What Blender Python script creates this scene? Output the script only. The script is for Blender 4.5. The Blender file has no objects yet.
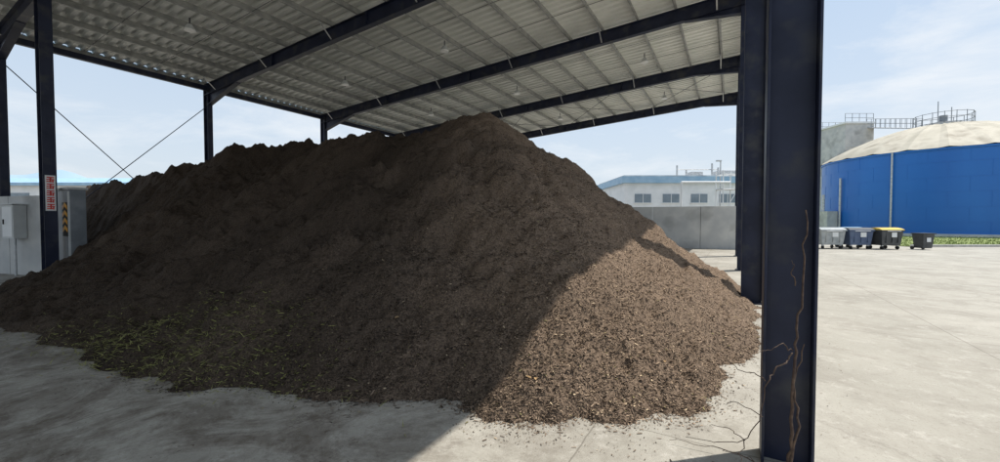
import bpy, bmesh, math, random
import numpy as np
from mathutils import Vector, Matrix
random.seed(7); rng=np.random.default_rng(11)
scene=bpy.context.scene

# ------------------------------------------------------------ materials
def new_mat(name):
    m=bpy.data.materials.new(name); m.use_nodes=True
    nt=m.node_tree; b=nt.nodes['Principled BSDF']
    return m,nt,b
def N(nt,t,**k):
    n=nt.nodes.new(t)
    for a,v in k.items(): setattr(n,a,v)
    return n
def noisy(name,c1,c2,scale=3,rough=.7,metal=0,bump=0,bscale=40,detail=6,stretch=None,spec=None,lo=.35,hi=.65,c3=None,s3=.6):
    m,nt,b=new_mat(name)
    tc=N(nt,'ShaderNodeTexCoord'); mp=N(nt,'ShaderNodeMapping')
    nt.links.new(tc.outputs['Object'],mp.inputs[0])
    if stretch: mp.inputs['Scale'].default_value=stretch
    n=N(nt,'ShaderNodeTexNoise'); n.inputs['Scale'].default_value=scale; n.inputs['Detail'].default_value=detail
    nt.links.new(mp.outputs[0],n.inputs['Vector'])
    r=N(nt,'ShaderNodeValToRGB'); r.color_ramp.elements[0].color=(*c1,1); r.color_ramp.elements[1].color=(*c2,1)
    r.color_ramp.elements[0].position=lo; r.color_ramp.elements[1].position=hi
    nt.links.new(n.outputs[0],r.inputs[0])
    out=r.outputs[0]
    if c3:
        n3=N(nt,'ShaderNodeTexNoise'); n3.inputs['Scale'].default_value=s3; n3.inputs['Detail'].default_value=8
        nt.links.new(mp.outputs[0],n3.inputs['Vector'])
        r3=N(nt,'ShaderNodeValToRGB'); r3.color_ramp.elements[0].position=.52; r3.color_ramp.elements[1].position=.7
        nt.links.new(n3.outputs[0],r3.inputs[0])
        mx=N(nt,'ShaderNodeMixRGB'); nt.links.new(r3.outputs[0],mx.inputs[0]); nt.links.new(out,mx.inputs[1]); mx.inputs[2].default_value=(*c3,1)
        out=mx.outputs[0]
    nt.links.new(out,b.inputs['Base Color'])
    b.inputs['Roughness'].default_value=rough; b.inputs['Metallic'].default_value=metal
    if spec is not None: b.inputs['Specular IOR Level'].default_value=spec
    if bump:
        n2=N(nt,'ShaderNodeTexNoise'); n2.inputs['Scale'].default_value=bscale; n2.inputs['Detail'].default_value=5
        nt.links.new(tc.outputs['Object'],n2.inputs['Vector'])
        bp=N(nt,'ShaderNodeBump'); bp.inputs['Strength'].default_value=bump; bp.inputs['Distance'].default_value=.02
        nt.links.new(n2.outputs[0],bp.inputs['Height']); nt.links.new(bp.outputs[0],b.inputs['Normal'])
    return m
M={}
M['navy']=noisy('navy_painted_steel',(.008,.012,.032),(.018,.024,.052),2.5,.5,bump=.05,c3=(.045,.047,.055),s3=3,spec=.35)
M['roof']=noisy('zinc_roof_sheet',(.80,.81,.77),(.90,.90,.86),1.2,.5)
M['purlin']=noisy('galvanised_purlin',(.26,.27,.265),(.40,.40,.385),4,.5,.1)
M['galv']=noisy('galvanised_steel',(.4,.42,.43),(.6,.61,.62),6,.45,.4)
M['rod']=noisy('dark_rod',(.03,.035,.05),(.06,.06,.08),6,.5)
M['concwall']=noisy('cast_concrete',(.46,.47,.47),(.58,.58,.56),1.5,.85,bump=.3,c3=(.36,.36,.35),s3=.9)
M['white']=noisy('white_paint',(.70,.72,.72),(.80,.81,.81),1.5,.6)
M['ltblue']=noisy('light_blue_sheet',(.25,.42,.58),(.35,.52,.66),1.5,.5)
M['tankblue']=noisy('blue_tank_enamel',(.006,.12,.46),(.012,.155,.54),.25,.4,lo=.3,hi=.7,stretch=(1,1,.25))
M['tankroof']=noisy('weathered_dome_sheet',(.34,.31,.24),(.52,.48,.39),.5,.7,c3=(.20,.17,.12),s3=.5)
M['glass']=noisy('dark_glass',(.16,.21,.25),(.22,.27,.31),1,.15)
M['binblack']=noisy('dark_grey_plastic',(.035,.04,.045),(.06,.065,.07),4,.5)
M['binblue']=noisy('grey_blue_plastic',(.06,.09,.17),(.09,.13,.22),4,.5)
M['bingrey']=noisy('pale_grey_plastic',(.28,.31,.32),(.4,.42,.42),4,.5)
M['yellow']=noisy('yellow_plastic',(.6,.42,.05),(.7,.5,.08),4,.45)
M['orange']=noisy('orange_paint',(.85,.36,.02),(.9,.44,.03),4,.5)
M['black']=noisy('black_rubber',(.012,.012,.012),(.025,.025,.025),8,.7)
M['red']=noisy('red_paint',(.65,.05,.04),(.75,.08,.06),8,.5)
M['boxgrey']=noisy('grey_enclosure_paint',(.5,.52,.52),(.58,.60,.60),3,.5)
M['steelpanel']=noisy('dull_grey_panel',(.16,.18,.20),(.24,.26,.28),3,.5)
M['wood']=noisy('pallet_wood',(.10,.075,.05),(.2,.15,.10),6,.8)
M['twig']=noisy('dry_twig_bark',(.05,.03,.024),(.12,.08,.055),30,.85)
M['lampglass']=noisy('lamp_lens',(.8,.8,.78),(.9,.9,.88),3,.3)
M['grass']=noisy('grass',(.14,.19,.05),(.24,.28,.09),6,.9,bump=.6,bscale=30)
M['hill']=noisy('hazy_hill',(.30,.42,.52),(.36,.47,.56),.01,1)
M['kerb']=noisy('kerb_concrete',(.38,.37,.34),(.5,.49,.46),3,.85)
M['leaf']=noisy('dead_leaf',(.30,.19,.09),(.42,.28,.14),20,.8)

U=Vector((.4955,.8687,0)).normalized(); T=Vector((U.y,-U.x,0))
R1=Vector((4.86,7.8,0)); BAY=5.81; SPAN=20.3
def Rn(n): return R1+U*BAY*(n-1)
def pt(n,s,z=0):
    p=Rn(n)-T*s; return Vector((p.x,p.y,z))
ANG=math.atan2(U.x,U.y)

# ground material
m,nt,b=new_mat('concrete_paving'); M['ground']=m
tc=N(nt,'ShaderNodeTexCoord'); mp=N(nt,'ShaderNodeMapping'); nt.links.new(tc.outputs['Object'],mp.inputs[0])
mp.inputs['Rotation'].default_value=(0,0,ANG)
def noise(scale,detail=6,rough=.55,src=None,dist=0):
    n=N(nt,'ShaderNodeTexNoise'); n.inputs['Scale'].default_value=scale; n.inputs['Detail'].default_value=detail; n.inputs['Roughness'].default_value=rough; n.inputs['Distortion'].default_value=dist
    nt.links.new((src or mp.outputs[0]),n.inputs['Vector']); return n.outputs[0]
def ramp(src,a,b_,ca,cb):
    r=N(nt,'ShaderNodeValToRGB'); e=r.color_ramp.elements; e[0].position=a; e[1].position=b_
    e[0].color=(*ca,1); e[1].color=(*cb,1); nt.links.new(src,r.inputs[0]); return r.outputs[0]
def mix(f,a,b_,mode='MIX'):
    x=N(nt,'ShaderNodeMixRGB'); x.blend_type=mode
    for i,v in enumerate((f,a,b_)):
        if isinstance(v,(int,float)): x.inputs[i].default_value=v
        elif isinstance(v,tuple): x.inputs[i].default_value=(*v,1)
        else: nt.links.new(v,x.inputs[i])
    return x.outputs[0]
c=ramp(noise(.35,8,.6),.3,.7,(.33,.315,.272),(.45,.425,.372))
c=mix(ramp(noise(1.1,10,.75,None,.4),.45,.64,(0,0,0),(.7,.7,.7)),c,(.26,.24,.205))
c=mix(ramp(noise(4.5,10,.82),.54,.61,(0,0,0),(.6,.6,.6)),c,(.50,.475,.425))
c=mix(ramp(noise(60,4,.7),.57,.68,(0,0,0),(.6,.6,.6)),c,(.18,.16,.13))
c=mix(ramp(noise(14,8,.8),.58,.66,(0,0,0),(.6,.6,.6)),c,(.17,.15,.12))
mp2=N(nt,'ShaderNodeMapping'); nt.links.new(tc.outputs['Object'],mp2.inputs[0]); mp2.inputs['Rotation'].default_value=(0,0,ANG+.5); mp2.inputs['Scale'].default_value=(3,.3,1)
c=mix(ramp(noise(.8,7,.65,mp2.outputs[0]),.50,.72,(0,0,0),(.25,.25,.25)),c,(.23,.205,.17))
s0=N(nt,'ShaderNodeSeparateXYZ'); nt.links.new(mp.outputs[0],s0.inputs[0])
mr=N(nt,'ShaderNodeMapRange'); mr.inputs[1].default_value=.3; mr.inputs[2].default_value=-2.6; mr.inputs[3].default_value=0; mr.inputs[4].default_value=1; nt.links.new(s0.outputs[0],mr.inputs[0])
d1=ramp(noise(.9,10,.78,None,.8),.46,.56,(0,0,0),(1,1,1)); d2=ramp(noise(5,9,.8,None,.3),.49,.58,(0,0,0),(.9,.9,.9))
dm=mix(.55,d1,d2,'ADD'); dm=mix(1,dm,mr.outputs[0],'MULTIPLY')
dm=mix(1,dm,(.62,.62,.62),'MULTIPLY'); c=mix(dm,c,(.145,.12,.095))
sep=N(nt,'ShaderNodeSeparateXYZ')
wob=N(nt,'ShaderNodeMixRGB'); wob.blend_type='ADD'; wob.inputs[0].default_value=.015
nt.links.new(mp.outputs[0],wob.inputs[1])
wn=N(nt,'ShaderNodeTexNoise'); wn.inputs['Scale'].default_value=6; nt.links.new(mp.outputs[0],wn.inputs['Vector']); nt.links.new(wn.outputs[1],wob.inputs[2])
nt.links.new(wob.outputs[0],sep.inputs[0])
def joint(out,per,off,w):
    a=N(nt,'ShaderNodeMath',operation='ADD'); nt.links.new(out,a.inputs[0]); a.inputs[1].default_value=off
    p=N(nt,'ShaderNodeMath',operation='PINGPONG'); nt.links.new(a.outputs[0],p.inputs[0]); p.inputs[1].default_value=per/2
    l=N(nt,'ShaderNodeMath',operation='LESS_THAN'); nt.links.new(p.outputs[0],l.inputs[0]); l.inputs[1].default_value=w
    return l.outputs[0]
j1=joint(sep.outputs[0],3.6,.9,.006); j2=joint(sep.outputs[1],4.4,1.2,.006)
mx=N(nt,'ShaderNodeMath',operation='MAXIMUM'); nt.links.new(j1,mx.inputs[0]); nt.links.new(j2,mx.inputs[1])
jm=N(nt,'ShaderNodeMath',operation='MULTIPLY'); nt.links.new(mx.outputs[0],jm.inputs[0]); jm.inputs[1].default_value=.6
c=mix(jm.outputs[0],c,(.13,.115,.095))
vo=N(nt,'ShaderNodeTexVoronoi',feature='DISTANCE_TO_EDGE'); vo.inputs['Scale'].default_value=.16
wv=N(nt,'ShaderNodeMixRGB'); wv.blend_type='ADD'; wv.inputs[0].default_value=.8; nt.links.new(mp.outputs[0],wv.inputs[1])
wn2=N(nt,'ShaderNodeTexNoise'); wn2.inputs['Scale'].default_value=2.5; wn2.inputs['Detail'].default_value=10; wn2.inputs['Roughness'].default_value=.7; nt.links.new(mp.outputs[0],wn2.inputs['Vector']); nt.links.new(wn2.outputs[1],wv.inputs[2])
nt.links.new(wv.outputs[0],vo.inputs['Vector'])
cr=ramp(vo.outputs[0],.0,.0012,(.3,.3,.3),(0,0,0)); c=mix(cr,c,(.15,.13,.11))
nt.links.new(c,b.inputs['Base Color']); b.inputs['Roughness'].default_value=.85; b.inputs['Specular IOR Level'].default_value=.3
bp=N(nt,'ShaderNodeBump'); bp.inputs['Strength'].default_value=.3; bp.inputs['Distance'].default_value=.01
nt.links.new(noise(35,6,.7),bp.inputs['Height']); nt.links.new(bp.outputs[0],b.inputs['Normal'])

m,nt,b=new_mat('bark_mulch'); M['mulch']=m
tc=N(nt,'ShaderNodeTexCoord'); mp=N(nt,'ShaderNodeMapping'); nt.links.new(tc.outputs['Object'],mp.inputs[0])
c=ramp(noise(75,9,.85),.38,.64,(.036,.027,.022),(.24,.178,.135))
v=N(nt,'ShaderNodeTexVoronoi'); v.inputs['Scale'].default_value=75; nt.links.new(mp.outputs[0],v.inputs['Vector'])
c=mix(.35,c,ramp(v.outputs['Color'],.2,.95,(.033,.025,.02),(.31,.235,.17)))
at=N(nt,'ShaderNodeAttribute',attribute_name='Col')
c=mix(1,c,at.outputs['Color'],'MULTIPLY')
nt.links.new(c,b.inputs['Base Color']); b.inputs['Roughness'].default_value=.95; b.inputs['Specular IOR Level'].default_value=.12
bp=N(nt,'ShaderNodeBump'); bp.inputs['Strength'].default_value=1.; bp.inputs['Distance'].default_value=.02
nt.links.new(noise(55,9,.85),bp.inputs['Height']); nt.links.new(bp.outputs[0],b.inputs['Normal'])
m,nt,b=new_mat('bark_chips'); M['chips']=m
at=N(nt,'ShaderNodeAttribute',attribute_name='Col'); nt.links.new(at.outputs['Color'],b.inputs['Base Color'])
b.inputs['Roughness'].default_value=.9; b.inputs['Specular IOR Level'].default_value=.15

class B:
    def __init__(s): s.v=[]; s.f=[]; s.mi=[]; s.mats=[]
    def mat(s,k):
        if k not in s.mats: s.mats.append(k)
        return s.mats.index(k)
    def add(s,vs,fs,k):
        o=len(s.v); s.v+= [tuple(p) for p in vs]; i=s.mat(k)
        for f in fs: s.f.append(tuple(o+a for a in f)); s.mi.append(i)
    def box(s,c,size,k,ax=(1,0,0),ay=(0,1,0),az=(0,0,1),taper=1):
        c=Vector(c); ax,ay,az=Vector(ax),Vector(ay),Vector(az); x,y,z=[d/2 for d in size]; vs=[]
        for dz in (-1,1):
            k2=taper if dz<0 else 1
            for dx,dy in ((-1,-1),(1,-1),(1,1),(-1,1)):
                vs.append(c+ax*dx*x*k2+ay*dy*y*k2+az*dz*z)
        s.add(vs,[(3,2,1,0),(4,5,6,7),(0,1,5,4),(1,2,6,5),(2,3,7,6),(3,0,4,7)],k)
    def beam(s,p0,p1,w,d,k,up=(0,0,1)):
        p0,p1=Vector(p0),Vector(p1); a=(p1-p0); L=a.length; a.normalize(); side=a.cross(Vector(up)).normalized(); u=side.cross(a).normalized()
        s.box((p0+p1)/2,(L,w,d),k,a,side,u)
    def hbeam(s,p0,p1,d,w,k,up,tf=.016,tw=.012):
        p0,p1=Vector(p0),Vector(p1); a=(p1-p0); L=a.length; a.normalize(); side=a.cross(Vector(up)).normalized(); u=side.cross(a).normalized(); c=(p0+p1)/2
        s.box(c+u*(d/2-tf/2),(L,w,tf),k,a,side,u); s.box(c-u*(d/2-tf/2),(L,w,tf),k,a,side,u)
        s.box(c,(L,tw,d-2*tf),k,a,side,u)
    def cyl(s,p0,p1,r,k,n=10,r1=None,caps=True):
        p0,p1=Vector(p0),Vector(p1); a=(p1-p0).normalized(); h=Vector((0,0,1)) if abs(a.z)<.9 else Vector((1,0,0))
        x=a.cross(h).normalized(); y=a.cross(x); r1=r if r1 is None else r1; vs=[]
        for p,rr in ((p0,r),(p1,r1)):
            for i in range(n):
                t=2*math.pi*i/n; vs.append(p+x*math.cos(t)*rr+y*math.sin(t)*rr)
        fs=[(i,(i+1)%n,n+(i+1)%n,n+i) for i in range(n)]
        if caps: fs+=[tuple(range(n-1,-1,-1)),tuple(range(n,2*n))]
        s.add(vs,fs,k)
    def obj(s,name,parent=None,bevel=0,smooth=False):
        me=bpy.data.meshes.new(name); me.from_pydata(s.v,[],s.f)
        for k in s.mats: me.materials.append(M[k])
        me.polygons.foreach_set('material_index',s.mi); me.update()
        if smooth:
            me.polygons.foreach_set('use_smooth',[True]*len(me.polygons))
        o=bpy.data.objects.new(name,me); scene.collection.objects.link(o)
        if bevel:
            md=o.modifiers.new('bev','BEVEL'); md.width=bevel; md.segments=2; md.limit_method='ANGLE'
        if parent: o.parent=parent
        return o
def empty(name):
    o=bpy.data.objects.new(name,None); scene.collection.objects.link(o); return o

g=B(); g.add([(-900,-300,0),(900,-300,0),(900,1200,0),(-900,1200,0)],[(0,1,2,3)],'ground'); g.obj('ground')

# ------------------------------------------------------------ shed
shed=empty('open_storage_shed')
HL,HR=7.05,8.35
def zr(s): return HR+(HL-HR)*s/SPAN
DEP=.46
cols=B()
for n in range(-2,5):
    for s_ in (0,SPAN):
        p=pt(n,s_); top=zr(s_)+DEP*.9; d=.35; w_=.2
        if n==0 and s_==0: p=p-U*.14-T*.025; d=.28
        cols.hbeam(p+Vector((0,0,.0)),p+Vector((0,0,top)),d,w_,'navy',T)
        if n!=0 or s_:
            cols.box(p+Vector((0,0,.012)),(.45,.32,.024),'navy',T,U)
            for a in (-.17,.17):
                for b2 in (-.12,.12): cols.cyl(p+T*a+U*b2+Vector((0,0,.02)),p+T*a+U*b2+Vector((0,0,.07)),.014,'galv',6)
LC=pt(0,15.9); p=LC; cols.hbeam(p,p+Vector((0,0,zr(16.)+.1)),.35,.25,'navy',T); cols.box(p+Vector((0,0,.012)),(.45,.34,.024),'navy',T,U)
cols.obj('columns',shed,bevel=.003)
raf=B()
for n in range(-2,5):
    a=pt(n,-.15,zr(-.15)+DEP/2); c_=pt(n,SPAN+.15,zr(SPAN+.15)+DEP/2)
    raf.hbeam(a,c_,DEP,.2,'navy',(0,0,1))
    for s0,s1 in ((SPAN-.17,SPAN-2.4),(.17,1.8)):
        q0=pt(n,s0,zr(s0)); q1=pt(n,s1,zr(s1)); hd=.45 if s0>1 else .25
        w=U*.006
        raf.add([q0-w,q1-w,q0-w-Vector((0,0,hd)),q0+w,q1+w,q0+w-Vector((0,0,hd))],[(0,1,2),(5,4,3),(0,3,4,1),(0,2,5,3)],'navy')
        raf.beam(q0-Vector((0,0,hd)),q1-Vector((0,0,.01)),.2,.016,'navy')
    for s_ in (5.2,10.4,15.4):
        q=pt(n,s_,zr(s_)+DEP/2); raf.box(q,(.02,.2,DEP+.01),'navy',T,U)
raf.obj('rafters',shed)
st=B()
for s_ in (.0,SPAN):
    st.beam(pt(-2,s_,zr(s_)+.28),pt(4,s_,zr(s_)+.28),.15,.2,'navy')
pu=B(); ns=18
for i in range(ns):
    s_=-.4+i*(SPAN+.8)/(ns-1); z=zr(s_)+DEP+.1
    a=pt(-2.2,s_,z); c_=pt(4.12,s_,z)
    pu.beam(a,c_,.006,.2,'purlin'); pu.beam(a-T*.035+Vector((0,0,.098)),c_-T*.035+Vector((0,0,.098)),.07,.006,'purlin')
    pu.beam(a+T*.035-Vector((0,0,.1)),c_+T*.035-Vector((0,0,.1)),.07,.006,'purlin')
    if i%3==1:
        for n in range(-1,5):
            q=pt(n,s_,zr(s_)+.04)
            for sg in ((-1,1) if n<4 else (-1,)):
                pu.beam(q+U*sg*.1,q+U*sg*.62+Vector((0,0,DEP+.02)),.045,.012,'galv')
pu.obj('purlins',shed)
for za,zb in ((6.6,.4),(.4,6.6)): st.cyl(pt(0,SPAN,za),pt(1,SPAN,zb),.016,'rod',6)
for n in (-1,3):
    for k in range(4):
        s0=k*SPAN/4; s1=(k+1)*SPAN/4
        st.cyl(pt(n,s0,zr(s0)+.36),pt(n+1,s1,zr(s1)+.36),.012,'rod',6); st.cyl(pt(n,s1,zr(s1)+.33),pt(n+1,s0,zr(s0)+.33),.012,'rod',6)
for n in range(-2,4):
    for f in (.33,.66):
        st.cyl(pt(n+f,0,zr(0)+DEP+.06),pt(n+f,SPAN,zr(SPAN)+DEP+.06),.008,'rod',5)
st.obj('bracing',shed)
per=.32; u0=-2.25*BAY; u1=4.15*BAY; x=u0
prof=[]
while x<u1:
    for dx,h in ((0,0),(.14,0),(.17,.09),(.29,.09)): prof.append((x+dx,h))
    x+=per
sm=B(); vs=[];fs=[]; cuts=[-.45,3,7,11,15,SPAN+.5]
for (x,h) in prof:
    for s_ in cuts:
        p=pt(0,s_,zr(s_)+DEP+.208+h)+U*x; vs.append(p)
k=len(cuts)
for i in range(len(prof)-1):
    for j in range(k-1): fs.append((i*k+j,(i+1)*k+j,(i+1)*k+j+1,i*k+j+1))
sm.add(vs,fs,'roof'); sm.obj('roof_sheeting',shed)
tr=B()
for s_ in (-.47,SPAN+.52): tr.beam(pt(-2.25,s_,zr(s_)+DEP+.2),pt(4.15,s_,zr(s_)+DEP+.2),.02,.16,'ltblue')
tr.beam(pt(4.16,-.47,zr(-.47)+DEP+.2),pt(4.16,SPAN+.5,zr(SPAN+.5)+DEP+.2),.02,.2,'navy')
tr.obj('edge_trim',shed)
lm=B()
for n,s_ in ((1.5,3.6),(1.5,9.6),(1.5,15),(2.5,3.6),(2.5,9.6),(2.5,15.),(3.5,3.6),(3.5,9.6),(0.5,9.6),(0.5,15)):
    z=zr(s_)+DEP; q=pt(n,s_,z)
    lm.cyl(q,q-Vector((0,0,.2)),.02,'rod',6); lm.cyl(q-Vector((0,0,.2)),q-Vector((0,0,.36)),.07,'boxgrey',12,r1=.16); lm.cyl(q-Vector((0,0,.36)),q-Vector((0,0,.40)),.15,'lampglass',12)
lm.obj('high_bay_lamps',shed)
# vertical notice on the broad flange of the end column (small illegible characters)
sg=B(); p=LC+T*.182
sg.box(p+Vector((0,0,2.3)),(.19,.008,.92),'white',U,T)
for i in range(5):
    z=2.65-i*.175
    for (dx,dz,w,h) in ((0,.055,.13,.03),(0,.0,.14,.028),(-.02,-.05,.10,.026),(.0,0,.03,.14),(.045,-.03,.026,.09)):
        sg.box(p+T*.008+U*dx+Vector((0,0,z+dz)),(w,.006,h),'red',U,T)
sg.obj('column_sign')

# ------------------------------------------------------------ left wall + gate post panel
W0=Vector((-12.6,11.55,0)); D=Vector((-.965,.262,0)).normalized(); DN=Vector((-D.y,D.x,0))
if DN.y>0: DN=-DN
w=B()
for i in range(5):
    a=W0+D*(i*1.9+.01); c_=W0+D*((i+1)*1.9-.01); w.box((a+c_)/2+Vector((0,0,1.15)),((c_-a).length,.25,2.3),'concwall',D,DN)
w.obj('concrete_wall',bevel=.01)
w=B(); q=W0+T*.86; w.box(q+Vector((0,0,1.2)),(1.6,.3,2.4),'steelpanel',T,U); w.box(q+Vector((0,0,2.43)),(1.68,.38,.06),'concwall',T,U)
for x in (-.75,.75): w.box(q+T*x-U*.165+Vector((0,0,1.2)),(.06,.03,2.3),'boxgrey',T,U)
for x in (-.42,.42):
    w.box(q+T*x-U*.156+Vector((0,0,1.62)),(.42,.01,.9),'black',T,U)
    for i in range(4):
        z=1.3+i*.2
        for sg_ in (-1,1):
            vs=[q+T*(x+sg_*.19)-U*.165+Vector((0,0,z-.03)),q+T*x-U*.165+Vector((0,0,z+.06)),q+T*x-U*.165+Vector((0,0,z+.17)),q+T*(x+sg_*.19)-U*.165+Vector((0,0,z+.08))]
            w.add(vs,[(0,1,2,3) if sg_<0 else (3,2,1,0)],'orange')
w.obj('hazard_marked_gate_post')
w=B(); q=W0+D*1.3+DN*.28; w.box(q+Vector((0,0,1.55)),(.5,.28,.95),'boxgrey',D,DN); w.box(q+DN*.145+Vector((0,0,1.55)),(.42,.015,.85),'white',D,DN)
w.box(q+DN*.16+D*.14+Vector((0,0,1.55)),(.03,.03,.14),'black',D,DN); w.cyl(q,q+Vector((0,0,1.08)),.03,'galv'); w.box(q+Vector((0,0,2.05)),(.57,.36,.03),'boxgrey',D,DN)
w.obj('electrical_box',bevel=.006)

# ------------------------------------------------------------ mulch pile
def vnoise(x,y,seed):
    xi=np.floor(x).astype(np.int64); yi=np.floor(y).astype(np.int64); xf=x-xi; yf=y-yi
    def h(a,b_):
        n=(a*374761393+b_*668265263+seed*1442695041)&0x7fffffff; n=((n^(n>>13))*1274126177)&0x7fffffff; n=n^(n>>16)
        return (n&0xffff)/65535.0
    sx=xf*xf*(3-2*xf); sy=yf*yf*(3-2*yf)
    return (h(xi,yi)*(1-sx)+h(xi+1,yi)*sx)*(1-sy)+(h(xi,yi+1)*(1-sx)+h(xi+1,yi+1)*sx)*sy-.5
def fbm(x,y,seed,o=4,g_=.5):
    r=0;a=1;f=1
    for i in range(o):
        r=r+a*vnoise(x*f+i*7.3,y*f+i*3.1,seed+i); a*=g_; f*=2.07
    return r
outline=np.array([(.15,3.12),(.46,3.13),(.96,3.24),(1.33,3.38),(1.97,3.7),(2.25,4.18),(2.76,4.56),(3.35,5.18),(4.1,6.4),(4.55,7.3),(5.0,8.4),(5.8,10),(6.3,12),(5.8,14.5),(3,17),(-2,19),(-8,20.5),(-13,20.5),(-17.5,19.5),(-19,17),(-17.6,14.8),(-14.6,12.9),(-12.8,11.3),(-11.6,9.9),(-10.8,8.6),(-8.6,6.4),(-6.6,5.6),(-5.0,4.9),(-4.2,4.35),(-3.3,4.0),(-2.4,3.75),(-1.5,3.55),(-.8,3.5),(-.3,3.42),(-.05,3.22)])
ridge=np.array([(-17.2,16.6,2.75),(-14.5,15.2,3.1),(-12.2,14.5,3.3),(-9,14,4.0),(-6.2,14,4.1),(-3.6,12.6,4.12),(-2.0,11.6,3.98),(-.33,10.3,4.33)])
def seg(px,py,A,Bp):
    d=Bp[:2]-A[:2]; L=(d**2).sum(); t=np.clip(((px-A[0])*d[0]+(py-A[1])*d[1])/L,0,1)
    return np.hypot(px-A[0]-t*d[0],py-A[1]-t*d[1]),t
def height(px,py,fine=True):
    db=np.full(px.shape,1e9); ins=np.zeros(px.shape,bool); n=len(outline)
    for i in range(n):
        A=outline[i]; C=outline[(i+1)%n]; d,_=seg(px,py,A,C); db=np.minimum(db,d)
        cond=((A[1]>py)!=(C[1]>py)); xx=(C[0]-A[0])*(py-A[1])/((C[1]-A[1])+1e-12)+A[0]; ins^=cond&(px<xx)
    sd=np.where(ins,db,-db)+fbm(px*1.3,py*1.3,5,5,.6)*.30+.02
    W=0;H=0;dr=np.full(px.shape,1e9)
    for i in range(len(ridge)-1):
        A=ridge[i];C=ridge[i+1]; d,t=seg(px,py,A,C); h=A[2]+(C[2]-A[2])*t
        wgt=1/(d+.05)**5; W=W+wgt; H=H+wgt*h; dr=np.minimum(dr,d)
    H=H/W; s=np.maximum(sd,0)
    dr2=np.sqrt(dr**2+.08**2)-.08
    h=H*s/(s+dr2+1e-6)
    m_=np.clip(h/1.2,0,1)
    r_=np.hypot(px+.33,py-10.3); keep=np.clip(r_/2.8,.08,1)
    right=1-.65/(1+np.exp(-(px-1.0)*1.6))
    h=h+m_*keep*right*(fbm(px*.45,py*.45,21,3)*.75+fbm(px*1.6,py*1.6,33,3)*.30)
    h=h+.38*np.exp(-(((px+3.3)/1.1)**2+((py-8.6)/.9)**2))
    ang=np.arctan2(py-10.3,px+.33); h=h+m_*keep*right*fbm(ang*9,r_*.35,77,3)*.16
    if fine:
        h=h+np.clip(s/.25,0,1)*(fbm(px*5,py*5,41,5,.64)*(.085+.05*(1-right*0)*(px<0)*np.clip(-px/2,0,1)))
    return np.where(sd>0,np.maximum(h,.004)+np.clip(s/.1,0,1)*.012,-.03),sd
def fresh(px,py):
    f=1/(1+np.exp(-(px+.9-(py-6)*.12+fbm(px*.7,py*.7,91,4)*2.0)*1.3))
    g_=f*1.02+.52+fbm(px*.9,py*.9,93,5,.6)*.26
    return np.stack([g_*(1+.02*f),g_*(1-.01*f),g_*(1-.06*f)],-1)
st_=.038
xs=np.arange(-19.5,7.2,st_); ys=np.arange(2.7,21.5,st_)
PX,PY=np.meshgrid(xs,ys); HZ,SD=height(PX,PY)
nx=len(xs);ny=len(ys); V=np.stack([PX,PY,HZ],-1).reshape(-1,3)
idx=np.arange(nx*ny).reshape(ny,nx); ok=(SD>-.06); okc=ok[:-1,:-1]&ok[1:,:-1]&ok[:-1,1:]&ok[1:,1:]
F=np.stack([idx[:-1,:-1],idx[:-1,1:],idx[1:,1:],idx[1:,:-1]],-1)[okc]
used=np.unique(F); remap=-np.ones(nx*ny,np.int64); remap[used]=np.arange(len(used)); V=V[used];F=remap[F]
nbase=len(V); fbase=len(F)
def chips(px,py,pz,L,Wd,col,tilt=.5):
    n=len(px); th=rng.uniform(0,2*np.pi,n); a=np.stack([np.cos(th),np.sin(th),rng.normal(0,tilt*.6,n)],-1); a/=np.linalg.norm(a,axis=1)[:,None]
    r=rng.normal(0,tilt,(n,3)); r=np.cross(a,np.array([0,0,1])+r); r/=np.linalg.norm(r,axis=1)[:,None]+1e-9
    c=np.stack([px,py,pz],-1); a=a*L[:,None]/2; r=r*Wd[:,None]/2
    v=np.stack([c-a-r*.6,c+a*.8-r,c+a+r*.5,c-a*.9+r],1).reshape(-1,3)
    return v,np.repeat(col,4,axis=0)
nc=400000
rad=np.exp(rng.uniform(math.log(2.8),math.log(17),nc)); an=rng.uniform(-1.0,.72,nc); cx=rad*np.sin(an); cy=rad*np.cos(an)
ch,csd=height(cx,cy)
far_=rng.random(nc)<np.exp(np.minimum(csd,0)/.5)*.13*np.clip(fbm(cx*1.4,cy*1.4,55,4)*2.2+.35,0,1)
near_=rng.random(nc)<np.exp(np.minimum(csd,0)/.05)*.5
keep=(csd>0)|near_|far_
keep&=csd>-2.6; keep&=cy>2.2
tiny=(far_&~near_&(csd<=0))[keep]
cx,cy,ch,csd=cx[keep],cy[keep],ch[keep],csd[keep]; n=len(cx)
ch=np.where(csd>0,ch+.001+rng.random(n)*.008,.009+rng.random(n)*.004)
pal=np.array([(.038,.029,.023),(.068,.051,.040),(.108,.081,.062),(.16,.122,.092),(.235,.178,.13),(.40,.32,.22),(.17,.15,.075)])
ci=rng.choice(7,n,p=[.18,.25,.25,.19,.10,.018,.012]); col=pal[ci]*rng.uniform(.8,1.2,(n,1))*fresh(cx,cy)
gm=((((cx+4.1)/2.3)**2+((cy-4.7-(-3.9-cx)*.35)/.75)**2)<rng.random(n)*1.4)&(rng.random(n)<.38); col[gm]=np.array([.27,.27,.095])*rng.uniform(.6,1.4,(gm.sum(),1))
L=.006+rng.gamma(1.8,.0065,n); L=np.minimum(L,.07); Wd=L*rng.uniform(.25,.75,n); Wd=np.minimum(Wd,.014); L[gm]*=2.0; Wd[gm]*=.7
k_=np.where(tiny,rng.uniform(.35,.9,n),1.); L=L*k_; Wd=Wd*k_
v1,c1=chips(cx,cy,ch,L,Wd,col)
outside=np.repeat(csd<=0,4); v1[outside,2]=.005+np.abs(v1[outside,2]-.011)*.25
allV=np.concatenate([V,v1]); nq=len(v1)//4
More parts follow.
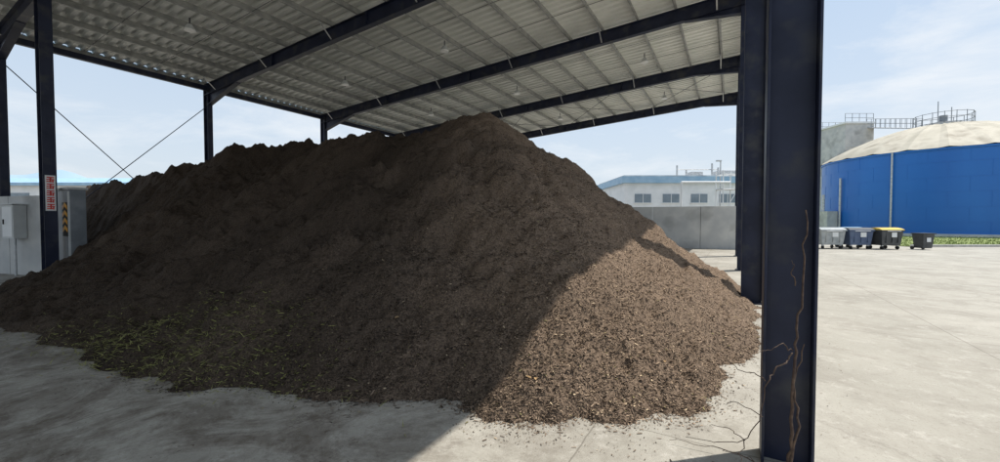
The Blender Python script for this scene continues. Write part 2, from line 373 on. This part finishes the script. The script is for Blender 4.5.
F2=(np.arange(nq*4).reshape(-1,4)+nbase); allF=np.concatenate([F,F2])
me=bpy.data.meshes.new('bark_mulch_pile'); me.vertices.add(len(allV)); me.vertices.foreach_set('co',allV.astype(np.float32).ravel())
me.loops.add(allF.size); me.loops.foreach_set('vertex_index',allF.astype(np.int32).ravel())
me.polygons.add(len(allF)); me.polygons.foreach_set('loop_start',(np.arange(len(allF))*4).astype(np.int32))
me.materials.append(M['mulch']); me.materials.append(M['chips'])
mi=np.zeros(len(allF),np.int32); mi[fbase:]=1; me.polygons.foreach_set('material_index',mi)
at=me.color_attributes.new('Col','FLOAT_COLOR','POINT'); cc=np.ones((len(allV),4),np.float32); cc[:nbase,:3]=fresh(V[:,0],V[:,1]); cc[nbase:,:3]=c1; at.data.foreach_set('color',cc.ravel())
me.update(calc_edges=True); me.validate()
o=bpy.data.objects.new('bark_mulch_pile',me); scene.collection.objects.link(o)

# ------------------------------------------------------------ tank
TC=Vector((48.9,45,0)); TR=10.4; TH=8.3
tank=empty('blue_storage_tank')
t=B(); t.cyl(TC,TC+Vector((0,0,TH)),TR,'tankblue',96,caps=False); ob=t.obj('shell',tank,smooth=True)
t=B()
t.cyl(TC,TC+Vector((0,0,.3)),TR+.12,'concwall',96)
for z in (1.4,2.8,4.2,5.6,7.0): t.cyl(TC+Vector((0,0,z)),TC+Vector((0,0,z+.03)),TR+.015,'tankblue',96)
for i in range(24):
    for j in range(6):
        a=2*math.pi*(i+.5*(j%2))/24; p=TC+Vector((math.cos(a)*(TR+.005),math.sin(a)*(TR+.005),1.4*j+.7))
        t.box(p,(.02,.05,1.36),'tankblue',(math.cos(a),math.sin(a),0),(-math.sin(a),math.cos(a),0))
t.cyl(TC+Vector((0,0,TH-.12)),TC+Vector((0,0,TH+.05)),TR+.1,'tankblue',96)
t.obj('rim',tank)
t=B(); n=96; rings=[(TR+.15,TH+.05),(TR*.9,TH+.85),(TR*.75,TH+1.7),(TR*.58,TH+2.5),(TR*.4,TH+3.15),(TR*.22,TH+3.55),(1.2,TH+3.65)]
vs=[];fs=[]
for r,z in rings:
    for i in range(n):
        a=2*math.pi*i/n; k=.0 if i%4 else .10
        vs.append(TC+Vector((math.cos(a)*r,math.sin(a)*r,z+k)))
for j in range(len(rings)-1):
    for i in range(n): fs.append((j*n+i,j*n+(i+1)%n,(j+1)*n+(i+1)%n,(j+1)*n+i))
fs.append(tuple((len(rings)-1)*n+i for i in range(n)))
t.add(vs,fs,'tankroof'); t.cyl(TC+Vector((0,0,TH+3.6)),TC+Vector((0,0,TH+4.0)),1.1,'galv',24)
t.cyl(TC+Vector((0,0,TH+4.)),TC+Vector((0,0,TH+4.8)),.35,'steelpanel',12)
t.obj('dome_roof',tank)
t=B()
pz=TH+3.75
for i in range(16):
    a=2*math.pi*i/16; a2=2*math.pi*(i+1)/16; p=TC+Vector((math.cos(a)*2.3,math.sin(a)*2.3,pz)); p2=TC+Vector((math.cos(a2)*2.3,math.sin(a2)*2.3,pz))
    t.cyl(p-Vector((0,0,.4)),p+Vector((0,0,1.15)),.03,'steelpanel',5)
    for dz in (.0,.55,1.1): t.cyl(p+Vector((0,0,dz)),p2+Vector((0,0,dz)),.03,'steelpanel',5)
TW=Vector((45.9,54.5,0)); TT=13.9
q0=TC+Vector((-2.2,.6,pz-.2)); q1=Vector((TW.x+1.5,TW.y-2.4,TT-.5))
side=(q1-q0).cross(Vector((0,0,1))).normalized()*.5
t.beam(q0,q1,1.0,.12,'galv')
for sgn in (-1,1):
    for k in range(10):
        p=q0.lerp(q1,k/9)+side*sgn; t.cyl(p,p+Vector((0,0,1.1)),.025,'steelpanel',5)
    for dz in (.55,1.1): t.cyl(q0+side*sgn+Vector((0,0,dz)),q1+side*sgn+Vector((0,0,dz)),.025,'steelpanel',5)
for dx,h in ((-.6,2.6),(.9,2.0)): t.cyl(TC+Vector((dx,0,pz)),TC+Vector((dx,0,pz+h)),.04,'steelpanel',5)
t.obj('roof_platform_railing',tank)
t=B()
def onrim(deg,off=.12,z=0):
    a=math.radians(deg); return TC+Vector((math.cos(a)*(TR+off),math.sin(a)*(TR+off),z))
for deg,mk,r in ((204,'galv',.08),(176,'galv',.10)):
    t.cyl(onrim(deg,.2,.2),onrim(deg,.2,TH-(0 if deg>200 else 2)),r,mk,8)
t.box(onrim(172,.9,1.4),(1.2,1.2,2.4),'concwall'); t.cyl(onrim(170,1.2,2.5),onrim(170,1.2,4.5),.15,'galv',8)
t.obj('wall_pipes',tank)

tw=B(); tw.box(TW+Vector((0,0,TT/2)),(3.6,5,TT),'concwall'); tw.box(TW+Vector((0,0,TT+.11)),(3.9,5.3,.22),'white')
for k in range(5):
    for sx in (-1,1):
        p=TW+Vector((-1.8+k*.9,2.4*sx,TT+.2)); tw.cyl(p,p+Vector((0,0,1.1)),.03,'steelpanel',5)
for sx in (-1,1):
    for dz in (.55,1.1): tw.cyl(TW+Vector((-1.8,2.4*sx,TT+.2+dz)),TW+Vector((1.8,2.4*sx,TT+.2+dz)),.03,'steelpanel',5)
for z in (4,7.5,11): tw.box(TW+Vector((0,-2.52,z)),(3.62,.04,.08),'boxgrey')
tw.obj('concrete_tower')

# ------------------------------------------------------------ grass strip + kerb
gr=B(); gr.add([(24.5,24.2,.03),(120,24.2,.03),(160,110,.03),(24.5,110,.03)],[(0,1,2,3)],'grass')
gx=rng.uniform(24.5,60,9000); gy=24.3+rng.random(9000)**2*14
for x,y in zip(gx,gy):
    h=rng.uniform(.04,.14); a=rng.uniform(0,6.28); dx,dy=math.cos(a)*.03,math.sin(a)*.03
    gr.add([(x-dx,y-dy,.03),(x+dx,y+dy,.03),(x+rng.normal(0,.03),y+rng.normal(0,.03),.03+h)],[(0,1,2)],'grass')
gr.obj('grass_verge')
kb=B()
for i in range(48): kb.box((24.5+i*2+1,24.08,.07),(1.98,.2,.14),'kerb')
kb.obj('kerb',bevel=.015)

# ------------------------------------------------------------ bins
def container(x,y,body,lid,rot=0,name='waste_container'):
    c=B(); c.box((0,0,.62),(1.25,.95,.78),body,taper=.86)
    c.box((0,0,1.03),(1.34,1.04,.07),body)
    n=7; vs=[]
    for i in range(n):
        t_=i/(n-1); yy=-.52+1.04*t_; zz=1.07+.12*math.sin(math.pi*t_)**.6
        vs+=[(-.66,yy,zz),(.66,yy,zz)]
    fs=[(2*i,2*i+1,2*i+3,2*i+2) for i in range(n-1)]+[tuple(range(0,2*n,2)),tuple(range(2*n-1,0,-2))]; c.add(vs,fs,lid)
    for sx in (-1,1):
        c.cyl((sx*.66,-.1,.95),(sx*.74,-.1,.95),.05,'black',10)
        for sy in (-1,1):
            c.cyl((sx*.45-.03,sy*.32,.1),(sx*.45+.03,sy*.32,.1),.1,'black',14); c.box((sx*.45,sy*.32,.2),(.09,.09,.08),'galv')
    for xx in (-.35,0,.35): c.box((xx,-.455,.66),(.03,.04,.6),body)
    c.box((.1,-.47,.8),(.3,.02,.26),'white'); c.cyl((-.4,-.56,1.0),(.4,-.56,1.0),.018,'galv',8)
    o=c.obj(name,bevel=.012); o.location=(x,y,0); o.rotation_euler=(0,0,math.radians(rot)); return o
container(18.45,22.8,'bingrey','bingrey',-6); container(19.8,22.6,'binblue','binblack',-3); container(21.15,22.3,'binblack','yellow',4)
container(20.6,23.9,'binblack','ltblue',10)
container(18.1,24.3,'bingrey','white',8)
c=B(); c.box((0,0,.52),(.56,.62,.84),'binblack',taper=.78); c.box((0,-.02,.97),(.62,.7,.06),'binblack'); c.cyl((-.28,.36,.98),(.28,.36,.98),.02,'binblack',8)
for sx in (-1,1): c.cyl((sx*.27-.025,.28,.1),(sx*.27+.025,.28,.1),.1,'black',14)
c.box((0,-.3,.6),(.2,.02,.25),'white'); c.box((0,-.31,.93),(.3,.05,.03),'binblack')
o=c.obj('wheelie_bin',bevel=.012); o.location=(22.9,21.9,0); o.scale=(1.1,1.0,.9)

# ------------------------------------------------------------ background building, wall, scaffold
bd=empty('white_service_building')
q=B(); q.box((19.5,42,2.5),(16,9,5.0),'white'); q.obj('walls',bd)
q=B(); q.box((19.5,42,5.3),(16.6,9.6,.6),'ltblue'); q.box((19.5,42,5.66),(16.2,9.2,.12),'concwall'); q.obj('roof_fascia',bd)
q=B()
for i in range(6): q.box((13.2+i*2.6,37.48,3.6),(1.5,.06,.8),'glass'); q.box((13.2+i*2.6,37.46,3.17),(1.7,.14,.06),'white'); q.box((13.2+i*2.6,37.44,3.6),(.05,.04,.8),'white')
q.obj('windows',bd)
q=B(); q.box((22.5,41,6.1),(1.6,1.6,.8),'galv'); q.box((19.2,40,6.0),(1.1,.9,.6),'galv')
for x,h in ((17.2,1.3),(18.1,.9),(20.6,1.5),(21.2,1.1)): q.cyl((x,39.5,5.6),(x,39.5,5.6+h),.09,'galv',8)
q.cyl((17.2,39.5,6.5),(21.2,39.5,6.5),.05,'galv',6); q.obj('rooftop_units',bd)
sc=B()
for x in np.arange(16.6,20.2,1.1):
    for y in (30.2,31.2): sc.cyl((x,y,0),(x,y,5.3),.04,'white',6)
for z in (2,3.9,5.0):
    for y in (30.2,31.2): sc.cyl((16.6,y,z),(19.9,y,z),.035,'white',6)
    for x in np.arange(16.6,20.2,1.1): sc.cyl((x,30.2,z),(x,31.2,z),.025,'white',6)
for i in range(3):
    x=16.6+1.1*i; sc.cyl((x,30.2,2+(i%2)*1.9),(x+1.1,30.2,3.9-(i%2)*1.9),.025,'white',6)
sc.box((18.2,30.7,3.93),(3.3,.9,.05),'galv'); sc.cyl((13.4,30,.2),(13.4,30,4.4),.07,'white',10); sc.cyl((13.4,30,4.4),(17,30,4.4),.07,'white',10)
sc.obj('scaffold_pipe_rack')
lp=B(); lp.cyl((17.9,33,0),(17.9,33,6.4),.06,'galv',8,r1=.045); lp.box((17.75,33,6.4),(.4,.2,.1),'boxgrey'); lp.obj('lamp_post')
w=B(); a=Vector((6.5,24.4,0)); c_=Vector((13.6,21.9,0)); d=(c_-a).normalized(); nrm=Vector((d.y,-d.x,0))
for i in range(3):
    p0=a.lerp(c_,i/3)+d*.01; p1=a.lerp(c_,(i+1)/3)-d*.01; w.box((p0+p1)/2+Vector((0,0,1.18)),((p1-p0).length,.25,2.36),'concwall',d,nrm)
w.obj('concrete_wall',bevel=.01)
ps=B()
for k in range(20):
    z=.15*k; ox=random.uniform(-.03,.03)
    for j in range(5): ps.box((ox,-.45+j*.225,z+.135),(1.15,.11,.02),'wood')
    for j in (-.5,0,.5): ps.box((ox+j,0,z+.08),(.09,1.05,.08),'wood')
    for j in (-1,0,1): ps.box((ox,j*.45,z+.02),(1.15,.1,.02),'wood')
o=ps.obj('pallet_stack'); o.location=(16.45,25.4,0); o.rotation_euler=(0,0,.3)

wh=empty('blue_roofed_warehouse')
q=B(); q.box((-75,66,3.4),(60,18,6.8),'white'); q.obj('walls',wh)
q=B()
q.add([(-105.5,56.4,6.8),(-44.5,56.4,6.8),(-44.5,66,8.4),(-105.5,66,8.4),(-44.5,75.6,6.8),(-105.5,75.6,6.8)],[(0,1,2,3),(3,2,4,5),(1,4,2),(0,3,5)],'ltblue')
q.box((-75,56.3,6.6),(61,.2,.4),'ltblue'); q.obj('roof',wh)
q=B()
for i in range(12): q.box((-102+i*4.9,56.96,4.9),(3.2,.08,1.0),'glass')
q.obj('windows',wh)
hm=B(); vs=[];fs=[]; n=80
for i in range(n):
    x=-900+i*1300/(n-1)
    h=max(3,72*math.exp(-((x+640)/160)**2)+10*math.exp(-((x+180)/160)**2)+5*math.sin(x*.021)+3*math.sin(x*.07))
    if x>200: h=4
    vs+=[(x,520,-1),(x,560,h),(x,700,-1)]
for i in range(n-1):
    fs+=[(3*i,3*i+3,3*i+4,3*i+1),(3*i+1,3*i+4,3*i+5,3*i+2)]
hm.add(vs,fs,'hill'); hm.obj('hills',smooth=True)

# ------------------------------------------------------------ dry vine
def vine(paths):
    cu=bpy.data.curves.new('dry_vine','CURVE'); cu.dimensions='3D'; cu.bevel_depth=1; cu.bevel_resolution=1
    for pts,r in paths:
        s=cu.splines.new('POLY'); P=[]
        for i in range(len(pts)-1):
            a,c2=Vector(pts[i]),Vector(pts[i+1])
            for k in range(5): P.append(a.lerp(c2,k/5)+Vector([random.gauss(0,.006) for _ in range(3)]))
        P.append(Vector(pts[-1])); s.points.add(len(P)-1)
        for i,p in enumerate(P): s.points[i].co=(*(p+Vector((-.04,-.05,0))),1); s.points[i].radius=r*(1-.7*i/len(P))
    cu.materials.append(M['twig']); o=bpy.data.objects.new('dry_vine',cu); scene.collection.objects.link(o)
vp=[([(1.86,2.56,0),(1.83,2.50,.3),(1.82,2.48,.7),(1.84,2.48,.95),(1.87,2.48,1.3),(1.88,2.49,1.66)],.011),
([(1.84,2.54,0),(1.86,2.49,.35),(1.82,2.48,.6),(1.88,2.48,.85)],.008),
([(1.82,2.49,.78),(1.72,2.44,.74),(1.62,2.42,.66),(1.58,2.4,.45),(1.48,2.4,.3),(1.33,2.45,.26),(1.18,2.5,.27)],.005),
([(1.62,2.42,.66),(1.5,2.45,.7),(1.38,2.45,.76)],.0035),([(1.58,2.4,.45),(1.44,2.45,.52),(1.38,2.45,.5)],.003),
([(1.48,2.4,.3),(1.4,2.4,.36),(1.28,2.4,.4)],.003),([(1.48,2.4,.3),(1.42,2.35,.2),(1.36,2.35,.18)],.003),
([(1.82,2.49,.8),(1.74,2.46,.86),(1.64,2.45,.82),(1.58,2.45,.84)],.0035),
([(1.83,2.49,1.2),(1.79,2.47,1.28),(1.78,2.46,1.36)],.004),([(1.86,2.54,.02),(1.7,2.65,.03),(1.5,2.8,.05),(1.25,2.9,.03)],.004),
([(1.7,2.65,.03),(1.6,2.55,.12),(1.45,2.55,.15)],.003)]
vine(vp)

wd=B()
M['drygrass']=noisy('dry_grass',(.22,.23,.07),(.38,.36,.15),20,.9)
for k in range(1500):
    x=-4.0+random.gauss(0,1.1); y=4.62-(x+4.0)*.35+random.gauss(0,.25)
    hz,sd_=height(np.array([x]),np.array([y])); z=max(0,float(hz[0]))
    a=random.uniform(0,6.28); l=random.uniform(.03,.13); dx,dy=math.cos(a)*.005,math.sin(a)*.005; b2=random.uniform(0,6.28)
    wd.add([(x-dx,y-dy,z),(x+dx,y+dy,z),(x+math.cos(b2)*l,y+math.sin(b2)*l,z+.015+random.random()*l*.4)],[(0,1,2)],'drygrass')
wd.obj('dry_weeds')
lf=B()
for (x,y) in ((.25,3.5),(.31,3.47),(-3.9,4.0),(1.6,3.9),(-1.1,4.3)):
    hz,_=height(np.array([x]),np.array([y])); z=max(0,float(hz[0]))+.03; a=random.uniform(0,6.28); r=.034
    ca,sa=math.cos(a),math.sin(a); P=[(-1,0,0),(-.4,.45,.25),(.4,.4,.3),(1.1,0,.1),(.4,-.4,.2),(-.4,-.45,.2),(0,0,-.05)]
    lf.add([(x+(ca*u-sa*v)*r,y+(sa*u+ca*v)*r,z+w*r) for u,v,w in P],[(0,1,6),(1,2,6),(2,3,6),(3,4,6),(4,5,6),(5,0,6)],'leaf')
lf.obj('dead_leaves')

# ------------------------------------------------------------ light
E=math.radians(67.9); az=Vector((.975,.22,0)).normalized()
sd=Vector((az.x*math.cos(E),az.y*math.cos(E),math.sin(E)))
L_=bpy.data.lights.new('sun','SUN'); L_.energy=5.0; L_.angle=math.radians(.5); L_.color=(1,.95,.87)
so=bpy.data.objects.new('sun',L_); scene.collection.objects.link(so); so.rotation_euler=(-sd).to_track_quat('-Z','Y').to_euler(); so.location=(20,0,30)
wld=bpy.data.worlds.new('World'); scene.world=wld; wld.use_nodes=True; nt=wld.node_tree
bg=nt.nodes['Background']; sky=N(nt,'ShaderNodeTexSky',sky_type='NISHITA'); sky.sun_disc=False; sky.sun_elevation=E; sky.sun_rotation=math.atan2(az.x,az.y)
sky.air_density=1.0; sky.dust_density=3.5; sky.ozone_density=1.2; sky.altitude=0
tc=N(nt,'ShaderNodeTexCoord')
sp=N(nt,'ShaderNodeSeparateXYZ'); nt.links.new(tc.outputs['Generated'],sp.inputs[0])
hr=N(nt,'ShaderNodeValToRGB'); hr.color_ramp.elements[0].position=0; hr.color_ramp.elements[0].color=(5.9,6.5,7.0,1); hr.color_ramp.elements[1].position=.5; hr.color_ramp.elements[1].color=(3.8,5.0,6.6,1)
nt.links.new(sp.outputs[2],hr.inputs[0])
hz=N(nt,'ShaderNodeMixRGB'); hz.inputs[0].default_value=.8; nt.links.new(sky.outputs[0],hz.inputs[1]); nt.links.new(hr.outputs[0],hz.inputs[2])
mp=N(nt,'ShaderNodeMapping'); mp.inputs['Scale'].default_value=(1.3,1.3,4.2); mp.inputs['Location'].default_value=(.35,.1,.2); nt.links.new(tc.outputs['Generated'],mp.inputs[0])
cn=N(nt,'ShaderNodeTexNoise'); cn.inputs['Scale'].default_value=2.6; cn.inputs['Detail'].default_value=10; cn.inputs['Roughness'].default_value=.62; cn.inputs['Distortion'].default_value=.3; nt.links.new(mp.outputs[0],cn.inputs['Vector'])
cr=N(nt,'ShaderNodeValToRGB'); cr.color_ramp.elements[0].position=.47; cr.color_ramp.elements[1].position=.72; cr.color_ramp.elements[1].color=(.7,.7,.7,1); nt.links.new(cn.outputs[0],cr.inputs[0])
mx=N(nt,'ShaderNodeMixRGB'); nt.links.new(cr.outputs[0],mx.inputs[0]); nt.links.new(hz.outputs[0],mx.inputs[1]); mx.inputs[2].default_value=(6.8,7.0,7.2,1)
nt.links.new(mx.outputs[0],bg.inputs[0]); bg.inputs[1].default_value=.14

cd=bpy.data.cameras.new('camera'); cd.sensor_width=36; cd.lens=36*405/1000; cd.clip_end=3000; cd.clip_start=.05
co=bpy.data.objects.new('camera',cd); scene.collection.objects.link(co); co.location=(0,0,1.6); co.rotation_euler=(math.radians(90-1.55),0,0)
scene.camera=co
scene.view_settings.view_transform='Standard'; scene.view_settings.look='None'; scene.view_settings.exposure=0
